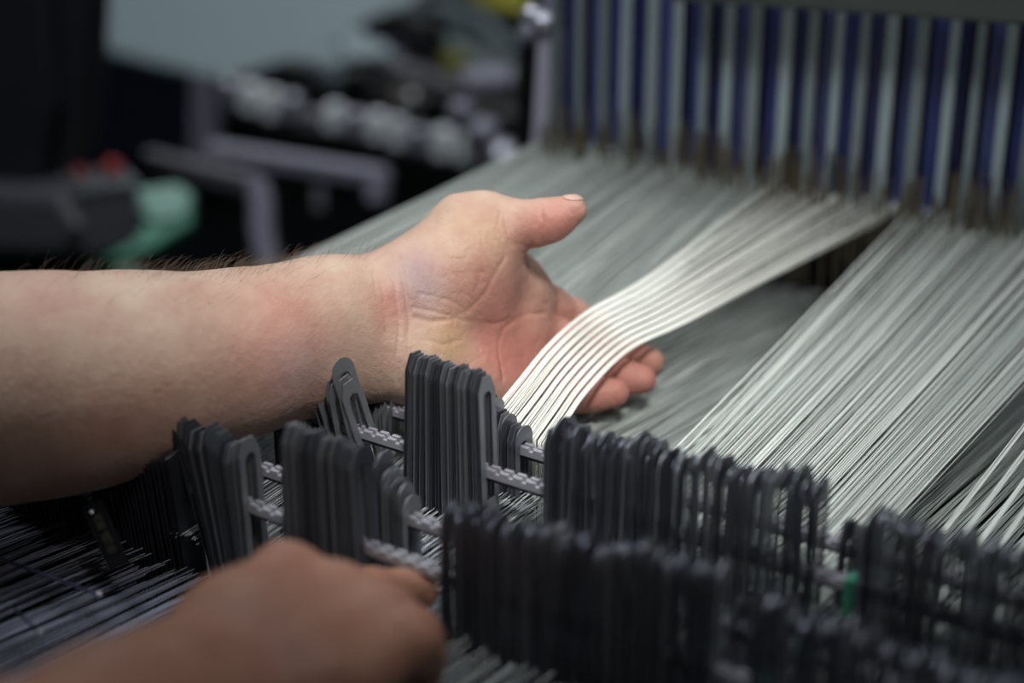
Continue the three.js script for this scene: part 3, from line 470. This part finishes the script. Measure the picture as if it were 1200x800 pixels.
{
  const skinTex = noiseTex(512, (u, v) => 0.5 + 0.25 * tile(u, v, 48, 2.2) + 0.25 * tile(u, v, 110, 7.7));
  const skin = new THREE.MeshPhysicalMaterial({ color: 0xffffff, vertexColors: true, roughness: 0.52, specularIntensity: 0.6, bumpMap: skinTex, bumpScale: 0.00025, sheen: 0.15, sheenRoughness: 0.6, sheenColor: new THREE.Color(0.6, 0.35, 0.28) });
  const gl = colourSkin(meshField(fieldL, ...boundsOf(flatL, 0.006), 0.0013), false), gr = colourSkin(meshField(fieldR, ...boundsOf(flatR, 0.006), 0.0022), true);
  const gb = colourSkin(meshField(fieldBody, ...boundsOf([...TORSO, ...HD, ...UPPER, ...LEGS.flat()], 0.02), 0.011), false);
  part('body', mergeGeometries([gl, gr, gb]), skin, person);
  const cloth = (f, keep, h, bounds) => meshField((x, y, z) => Math.max(f(x, y, z) - 0.009 - 0.003 * noise(x * 16, y * 16, z * 16), keep(x, y, z)), ...bounds, h);
  const dSleeve = (x, y, z) => Math.min(...[[S_L, elbowL], [S_R, elbowR]].map(([a, b]) => dCap(cap(a, a.clone().lerp(b, 0.6), 0.075, 0.072), x, y, z)));
  part('shirt', cloth(fieldBody, (x, y, z) => Math.max(Math.min(dChain(TORSO, 0.05, x, y, z) - 0.02, dSleeve(x, y, z)), 0.93 - y, y - 1.435), 0.011, boundsOf([...TORSO, ...UPPER], 0.03)), std(0.02, 0.024, 0.035, 0.9), person);
  part('trousers', cloth(fieldBody, (x, y, z) => Math.max(y - 0.99, 0.1 - y), 0.012, boundsOf([...LEGS.flat(), ...TORSO], 0.03)), std(0.03, 0.035, 0.05, 0.9), person);
  for (const L of LEGS) part('shoe', meshField((x, y, z) => Math.max(dCap(L[2], x, y, z) - 0.012, y - 0.11, 0.002 - y), ...boundsOf([L[2]], 0.03), 0.008), MAT.black, person);
  part('hair', meshField((x, y, z) => Math.max(dChain(HD.slice(1, 3), 0.02, x, y, z) - 0.012, (x - HEAD.x) * face.x + (y - HEAD.y) * face.y * 0 + (z - HEAD.z) * face.z - 0.05 - (y - HEAD.y) * 0.6, HEAD.y - 0.04 - y), ...boundsOf(HD, 0.03), 0.006), std(0.05, 0.032, 0.02, 0.7), person);
  // thumbnail, seen edge-on
  const n0 = march(fieldL0, 672, 236), nd = at(686, 233, 0.855).sub(at(660, 238, 0.859)).normalize(), nu = UPV.clone().addScaledVector(nd, -UPV.dot(nd)).normalize(), nk = nd.clone().cross(nu); n0.addScaledVector(nu, 0.004).addScaledVector(nk, -0.004);
  part('thumbnail', meshField((x, y, z) => { const q = V(x, y, z).sub(n0); return Math.max(fieldL0(x, y, z) - 0.00045, (Math.hypot(q.dot(nd) / 0.0068, q.dot(nu) / 0.0042, q.dot(nk) / 0.0058) - 1) * 0.004); }, n0.clone().addScalar(-0.012), n0.clone().addScalar(0.012), 0.0007), new THREE.MeshPhysicalMaterial({ color: new THREE.Color(0.52, 0.33, 0.27), roughness: 0.4 }), person);
  // fine dark hairs along the top of the forearm
  const hs = [], ap = gl.attributes.position, an = gl.attributes.normal; let tries = 0, axis = at(450, 372, 0.86).sub(at(100, 446, 0.787)).normalize();
  while (hs.length < 620 && tries++ < 400000) {
    const i = Math.floor(rnd() * ap.count), p = V(ap.getX(i), ap.getY(i), ap.getZ(i)), n = V(an.getX(i), an.getY(i), an.getZ(i)), w = p.clone().sub(CAM), zc = w.dot(FWD), sx = 600 + FOC * w.dot(RGT) / zc, up = n.dot(UPV);
    if (up < 0.6 || sx < 0 || sx > 452 || rnd() > Math.exp(-(((sx - 270) / 150) ** 2)) || (up < 0.86 && rnd() < 0.75)) continue;
    const L = rr(0.005, 0.012), lean = axis.clone().multiplyScalar(rr(0.5, 1.3)).addScaledVector(n, rr(0.3, 0.6)).add(V(rr(-0.35, 0.35), rr(-0.3, 0.3), rr(-0.35, 0.35))).normalize();
    hs.push(tubeGeo([p.clone(), p.clone().addScaledVector(lean, L * 0.35).addScaledVector(n, L * 0.18), p.clone().addScaledVector(lean, L * 0.75).addScaledVector(n, L * 0.2), p.clone().addScaledVector(lean, L).addScaledVector(n, L * 0.1)], 0.00005, 3, 0.00002));
  }
  part('arm_hair', mergeGeometries(hs), std(0.15, 0.10, 0.065, 0.6), person).userData.kind = 'stuff';
}

// ---------------------------------------------------------------- warp yarns
const YD = 0.979, ZD = -0.03, ZH = -0.43, YH = 1.012;         // yarn height at the drop wires, and at the heddles
const sheetY = (z, yh = YH) => lerp(YD, yh, (ZD - z) / (ZD - ZH));
function yarn(pts, r, mat, label, group, sides = 5) { return tag(mesh('warp_yarn', tubeGeo(pts, r, sides), mat), label, 'yarn', group); }
{
  const yM = [MAT.yarn, MAT.yarnB, MAT.yarn, MAT.yarnC];
  // raised yarns draped over the fingers
  const G = 'white yarns draped over the fingers', NB = 9, PER = 6;
  for (let b = 0; b < NB; b++) for (let k = 0; k < PER; k++) {
    const u = (b + 0.5 + (k - (PER - 1) / 2) * 0.105 + rr(-0.05, 0.05)) / NB, fan = (b + 0.5 + (k - (PER - 1) / 2) * 0.135) / NB;
    const start = onPlane(lerp(571, 645, fan), lerp(487, 524, fan), V(0, 0, ROWZ.Z - 0.007 + rr(-0.002, 0.002)), Z_); start.x += rr(-0.0006, 0.0006);
    const mid = at(lerp(640, 688, u), lerp(402, 462, u), lerp(0.868, 0.868, u)), top = at(lerp(684, 738, u), lerp(364, 411, u), lerp(0.905, 0.9, u)), nxt = at(lerp(745, 798, u), lerp(331, 383, u), lerp(0.955, 0.94, u));
    const end = V(lerp(-0.078, 0.018, u), YH + rr(-0.003, 0.003), ZH);
    const curve = new THREE.CatmullRomCurve3([start, start.clone().lerp(mid, 0.5), mid, top, nxt, nxt.clone().lerp(end, 0.45), end], false, 'centripetal');
    const pts = curve.getPoints(40); pts.forEach((p) => { for (let it = 0; it < 4; it++) { const d = fieldL0(p.x, p.y, p.z) - 0.0012; if (d > 0) break; const e = 0.0005, g = V(fieldL0(p.x + e, p.y, p.z) - d - 0.0012, fieldL0(p.x, p.y + e, p.z) - d - 0.0012, fieldL0(p.x, p.y, p.z + e) - d - 0.0012).normalize(); p.addScaledVector(g, -d); } });
    for (let it = 0; it < 3; it++) for (let i = 1; i + 1 < pts.length; i++) pts[i].lerp(pts[i - 1].clone().add(pts[i + 1]).multiplyScalar(0.5), 0.5);
    pts.unshift(start.clone().add(V(-0.0006, -0.045, -0.001)), start.clone().add(V(-0.0004, -0.004, -0.0006)));
    yarn(pts, 0.00038, MAT.yarnHigh, 'white yarn in the ' + nth(b) + ' of nine strands draped over the fingers, counted from the thumb', G);
  }
  // the sheet in front of the heddles on the far side of the raised yarns
  const straight = (x, z0, y0, xh, yh, r, m, label, group) => { const a = V(x, y0, z0), b = V(xh, yh, ZH), c = a.clone().lerp(b, 0.5); c.y -= 0.0006; return yarn([a, c, b], r, m, label, group); };
  for (let i = 0; i < 176; i++) {
    const u = (i + 0.5) / 176, cl = Math.floor(u * 40), x = 0.0425 + (cl + 0.5 + 0.12 * Math.sin(cl * 7.7) + (u * 40 - cl - 0.5) * 0.64 + rr(-0.06, 0.06)) / 40 * 0.109, row = i % 4;
    if (i === 0) { straight(0.0405, -0.02, 0.982, 0.0205, YH, 0.0005, MAT.yarn, 'single pale yarn bounding the dark gap beside the lifted yarns'); continue; }
    straight(x, row < 2 ? -0.028 : 0.0, YD + (row < 2 ? 0.0 : -0.001) + rr(-0.0015, 0.002), lerp(0.0225, 0.166, u) + rr(-0.001, 0.001), YH + rr(-0.004, 0.003), rr(0.00031, 0.00042), yM[i % 4], 'grey-white warp yarn in the sheet above the long ragged pack', 'warp yarns of the grey sheet');
  }
  for (let b = 0; b < 9; b++) for (let k = 0; k < 4; k++) straight(0.1735 + b * 0.0086 + k * 0.0007 + rr(-0.0002, 0.0002), -0.014, YD, 0.1735 + b * 0.0078 + k * 0.0006, YH + rr(-0.002, 0.002), 0.00036, yM[(b + k) % 3], 'pale yarn in the ' + nth(b) + ' separate strand beyond the dark gap in the sheet', 'separate pale strands at the edge');
  // everything else: the sheet behind the hand, the lowered sheet underneath, the yarns running back towards the camera side
  const rest = [[], [], []];
  const line = (a, b, r, m = 0) => rest[m].push(tubeGeo([a, b], r, 4));
  for (let i = 0; i < 560; i++) { const u = (i + rnd()) / 560, x = lerp(-0.30, -0.036, u), g = noise(x * 90, 0, 1); line(V(x, YD + rr(-0.004, 0.001), ZD + 0.03 * (i % 2)), V(lerp(-0.262, -0.08, u) + 0.004 * g, YH + rr(-0.006, 0.004), ZH), rr(0.0002, 0.00032), g > 0.1 ? 1 : i % 3 ? 1 : 0); }
  for (let i = 0; i < 760; i++) { const u = (i + rnd()) / 760, x = lerp(-0.10, 0.34, u); line(V(x, YD - 0.006 + rr(-0.003, 0.001), ZD + 0.03 * (i % 2)), V(x + rr(-0.006, 0.006), 0.938 + rr(-0.006, 0.006), ZH), rr(0.00026, 0.00036), noise(x * 70, 5, 5) > 0.15 ? 0 : 1); }
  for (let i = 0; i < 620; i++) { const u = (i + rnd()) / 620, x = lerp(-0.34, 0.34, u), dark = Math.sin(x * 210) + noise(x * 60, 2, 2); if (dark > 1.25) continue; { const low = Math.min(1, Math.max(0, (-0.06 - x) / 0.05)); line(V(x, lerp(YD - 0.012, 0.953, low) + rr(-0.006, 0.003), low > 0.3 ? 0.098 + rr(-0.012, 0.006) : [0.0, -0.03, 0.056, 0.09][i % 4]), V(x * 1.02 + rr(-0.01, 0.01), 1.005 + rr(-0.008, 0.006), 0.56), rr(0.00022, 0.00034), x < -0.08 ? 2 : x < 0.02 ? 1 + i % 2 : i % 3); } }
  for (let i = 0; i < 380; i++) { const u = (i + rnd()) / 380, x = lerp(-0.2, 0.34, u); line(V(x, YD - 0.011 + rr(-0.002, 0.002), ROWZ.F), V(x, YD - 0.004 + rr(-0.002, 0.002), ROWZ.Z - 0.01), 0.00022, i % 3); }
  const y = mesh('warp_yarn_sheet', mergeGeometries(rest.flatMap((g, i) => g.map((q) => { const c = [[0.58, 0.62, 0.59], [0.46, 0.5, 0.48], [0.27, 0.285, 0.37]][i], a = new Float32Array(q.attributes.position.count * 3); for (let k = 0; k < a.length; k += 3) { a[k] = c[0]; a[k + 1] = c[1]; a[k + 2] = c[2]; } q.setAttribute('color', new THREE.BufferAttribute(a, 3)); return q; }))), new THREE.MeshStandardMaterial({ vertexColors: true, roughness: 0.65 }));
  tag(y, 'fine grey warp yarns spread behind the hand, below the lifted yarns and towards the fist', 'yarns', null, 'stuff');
}
// lease rods and the dark bed under the yarns
{
  let t = base('lease_rod', V(-0.2, 0.965, 0.2)); tag(t, 'thin bluish steel rod glinting below the yarns under the forearm', 'rod');
  part('shaft', rodGeo(onPlane(-30, 643, V(0, 0.975, 0), Y_), onPlane(116, 697, V(0, 0.975, 0), Y_), 0.0007, 10), MAT.blueGlint, t); part('tip', new THREE.SphereGeometry(0.0015, 10, 8).translate(...onPlane(116, 697, V(0, 0.975, 0), Y_).toArray()), MAT.steel, t);
  t = base('lease_rod', V(-0.2, 0.965, 0.25)); tag(t, 'short bluish steel rod low among the yarns in the corner', 'rod');
  part('shaft', rodGeo(onPlane(18, 714, V(0, 0.975, 0), Y_), onPlane(46, 741, V(0, 0.975, 0), Y_), 0.0007, 10), MAT.blueGlint, t); part('tip', new THREE.SphereGeometry(0.0014, 10, 8).translate(...onPlane(46, 741, V(0, 0.975, 0), Y_).toArray()), MAT.steel, t);
  t = base('loom_frame', V(0.05, 0, 0)); tag(t, 'dark loom frame and bed beneath the warp yarns', 'loom');
  part('bed', rbox(0.72, 0.06, 1.1, V(0.05, 0.8, 0.02), 0.01), MAT.black, t);
  for (const x of [-0.30, 0.43]) for (const z of [-0.45, 0.5]) part('leg', rbox(0.05, 0.78, 0.07, V(x, 0.39, z), 0.008), MAT.dark, t);
  part('back_rest', rodGeo(V(-0.3, 0.996, 0.565), V(0.42, 0.996, 0.565), 0.015, 24), MAT.steel, t);
  for (const x of [-0.3, 0.42]) part('bearing', rbox(0.02, 0.2, 0.05, V(x, 0.91, 0.565), 0.006), MAT.dark, t);
  for (const x of [-0.315, 0.43]) part('bar_support', rbox(0.018, 0.18, 0.14, V(x, 0.905, 0.03), 0.006), MAT.dark, t);
}

// ---------------------------------------------------------------- heddles
{
  const zs = ZH + 0.004, foot = [651, 677, 705, 730, 760, 789, 819, 846, 876, 911, 940, 969, 997, 1027, 1061, 1096, 1125, 1159, 1190, 1222], tone = [0.3, 0.6, 0.6, 0.7, 0.65, 0.7, 0.65, 0.95, 0.7, 1, 0.85, 0.95, 0.7, 1, 0.75, 1, 0.75, 1, 0.6, 0.8];
  const pales = [0.3, 0.5, 0.75, 1].map((k) => std(0.5 * k, 0.6 * k, 0.65 * k, 0.45)), blues = [MAT.heddleBlue, std(0.02, 0.03, 0.13, 0.4), std(0.06, 0.08, 0.24, 0.4)];
  foot.forEach((px, i) => {
    const py = 172 + (px - 650) * 0.222 + 4 * Math.sin(i * 2.1), f = onPlane(px, py, V(0, 0, zs), Z_), m = pales[Math.round((tone[i] - 0.3) / 0.7 * 3)];
    const t = base('heddle', f); tag(t, nth(i) + ' pale blue-grey flat heddle strip counted from the lilac post', 'heddle', 'pale heddle strips of the front row');
    const w = 0.0068 + 0.001 * Math.sin(i * 5), rot = new THREE.Euler(0, 0.35 + 0.15 * Math.sin(i * 3.3), 0);
    part('strip', rbox(w, 0.30, 0.002, f.clone().add(V(0, 0.152, 0)), 0.0008, rot), m, t);
    part('ferrule', rbox(w * 0.7, 0.010, 0.003, f.clone().add(V(0, -0.002, 0)), 0.001, rot), MAT.lilac, t);
    part('wire', rodGeo(f.clone().add(V(0, -0.035, 0)), f, 0.0011, 8), MAT.brass, t);
    if (!i) return;
    const b = f.clone().add(V(-0.0100 - 0.0015 * Math.sin(i * 1.7), 0.004, -0.006)), t2 = base('blue_heddle', b); tag(t2, 'blue heddle strip half hidden behind the ' + nth(i) + ' pale strip from the lilac post', 'heddle', 'blue heddle strips of the second row');
    part('strip', rbox(0.008 + 0.0015 * Math.sin(i * 2.7), 0.30, 0.002, b.clone().add(V(0, 0.152, 0)), 0.0008, rot), blues[i % 3], t2);
    part('ferrule', rbox(0.005, 0.009, 0.003, b.clone().add(V(0, -0.001, 0)), 0.001, rot), MAT.lilac, t2);
  });
  const ws = []; for (let i = 0; i < 560; i++) { const x = lerp(-0.25, 0.26, (i + rnd()) / 560), z = ZH + rr(-0.03, 0.03), y = 1.0 + rr(0.02, 0.046); ws.push(rodGeo(V(x, y - rr(0.04, 0.09), z), V(x + rr(-0.001, 0.001), y, z), rr(0.0006, 0.0012), 5)); }
  tag(mesh('heddle_wire_mass', mergeGeometries(ws), MAT.brass), 'brownish wire eyes of the heddles crowded where the yarns pass through', 'heddle wires', null, 'stuff');
  let t = base('heddle_rack', V(0, 1.0, -0.5)); tag(t, 'heddle frame with dark backing and grey-green crossbar above the strips', 'heddle frame');
  const c0 = onPlane(790, -21, V(0, 0, ZH + 0.02), Z_), c1 = onPlane(1260, 9, V(0, 0, ZH + 0.02), Z_);
  part('crossbar', barGeo(c0, c1, 0.016, 0.022, 0.004), painted(0.09, 0.105, 0.1, 0.5), t);
  part('backing', rbox(0.62, 0.46, 0.02, V(0.02, 1.12, -0.53), 0.004), std(0.005, 0.006, 0.012, 0.6), t);
  for (let i = 0; i < 20; i++) part('rear_strip', rbox(0.007, 0.34, 0.003, V(-0.245 + i * 0.0265, 1.17, -0.475 - 0.012 * (i % 2)), 0.001), i % 3 ? blues[1] : MAT.heddleDark, t);
  t = base('frame_post', onPlane(630, 190, V(0, 0, ZH - 0.02), Z_)); tag(t, 'pale lilac upright post with a clamp beside the heddle strips', 'post');
  const z0 = V(0, 0, ZH - 0.02);
  part('upright', slab([[634, 42], [645, 42], [640, 200], [624, 200]], z0.clone().add(V(0, 0, 0.014)), Z_, 0.015, 0.002), painted(0.55, 0.53, 0.66, 0.4), t);
  part('black_edge', slab([[612, 30], [630, 40], [622, 205], [606, 205]], z0.clone().add(V(0, 0, -0.012)), Z_, 0.02, 0.002), MAT.black, t);
  part('upper_upright', slab([[640, -40], [650, -40], [648, 44], [638, 44]], z0.clone().add(V(0, 0, 0.002)), Z_, 0.012, 0.002), MAT.lilac, t);
  for (const [x, y, r, m] of [[624, 18, 0.0085, MAT.steel], [638, 28, 0.0095, MAT.steel], [622, 38, 0.0095, MAT.lilac]]) part('clamp_knob', new THREE.SphereGeometry(r, 20, 14).scale(1, 0.9, 1).translate(...onPlane(x, y, z0.clone().add(V(0, 0, 0.012)), Z_).toArray()), m, t);
}

renderer.render(scene, camera);
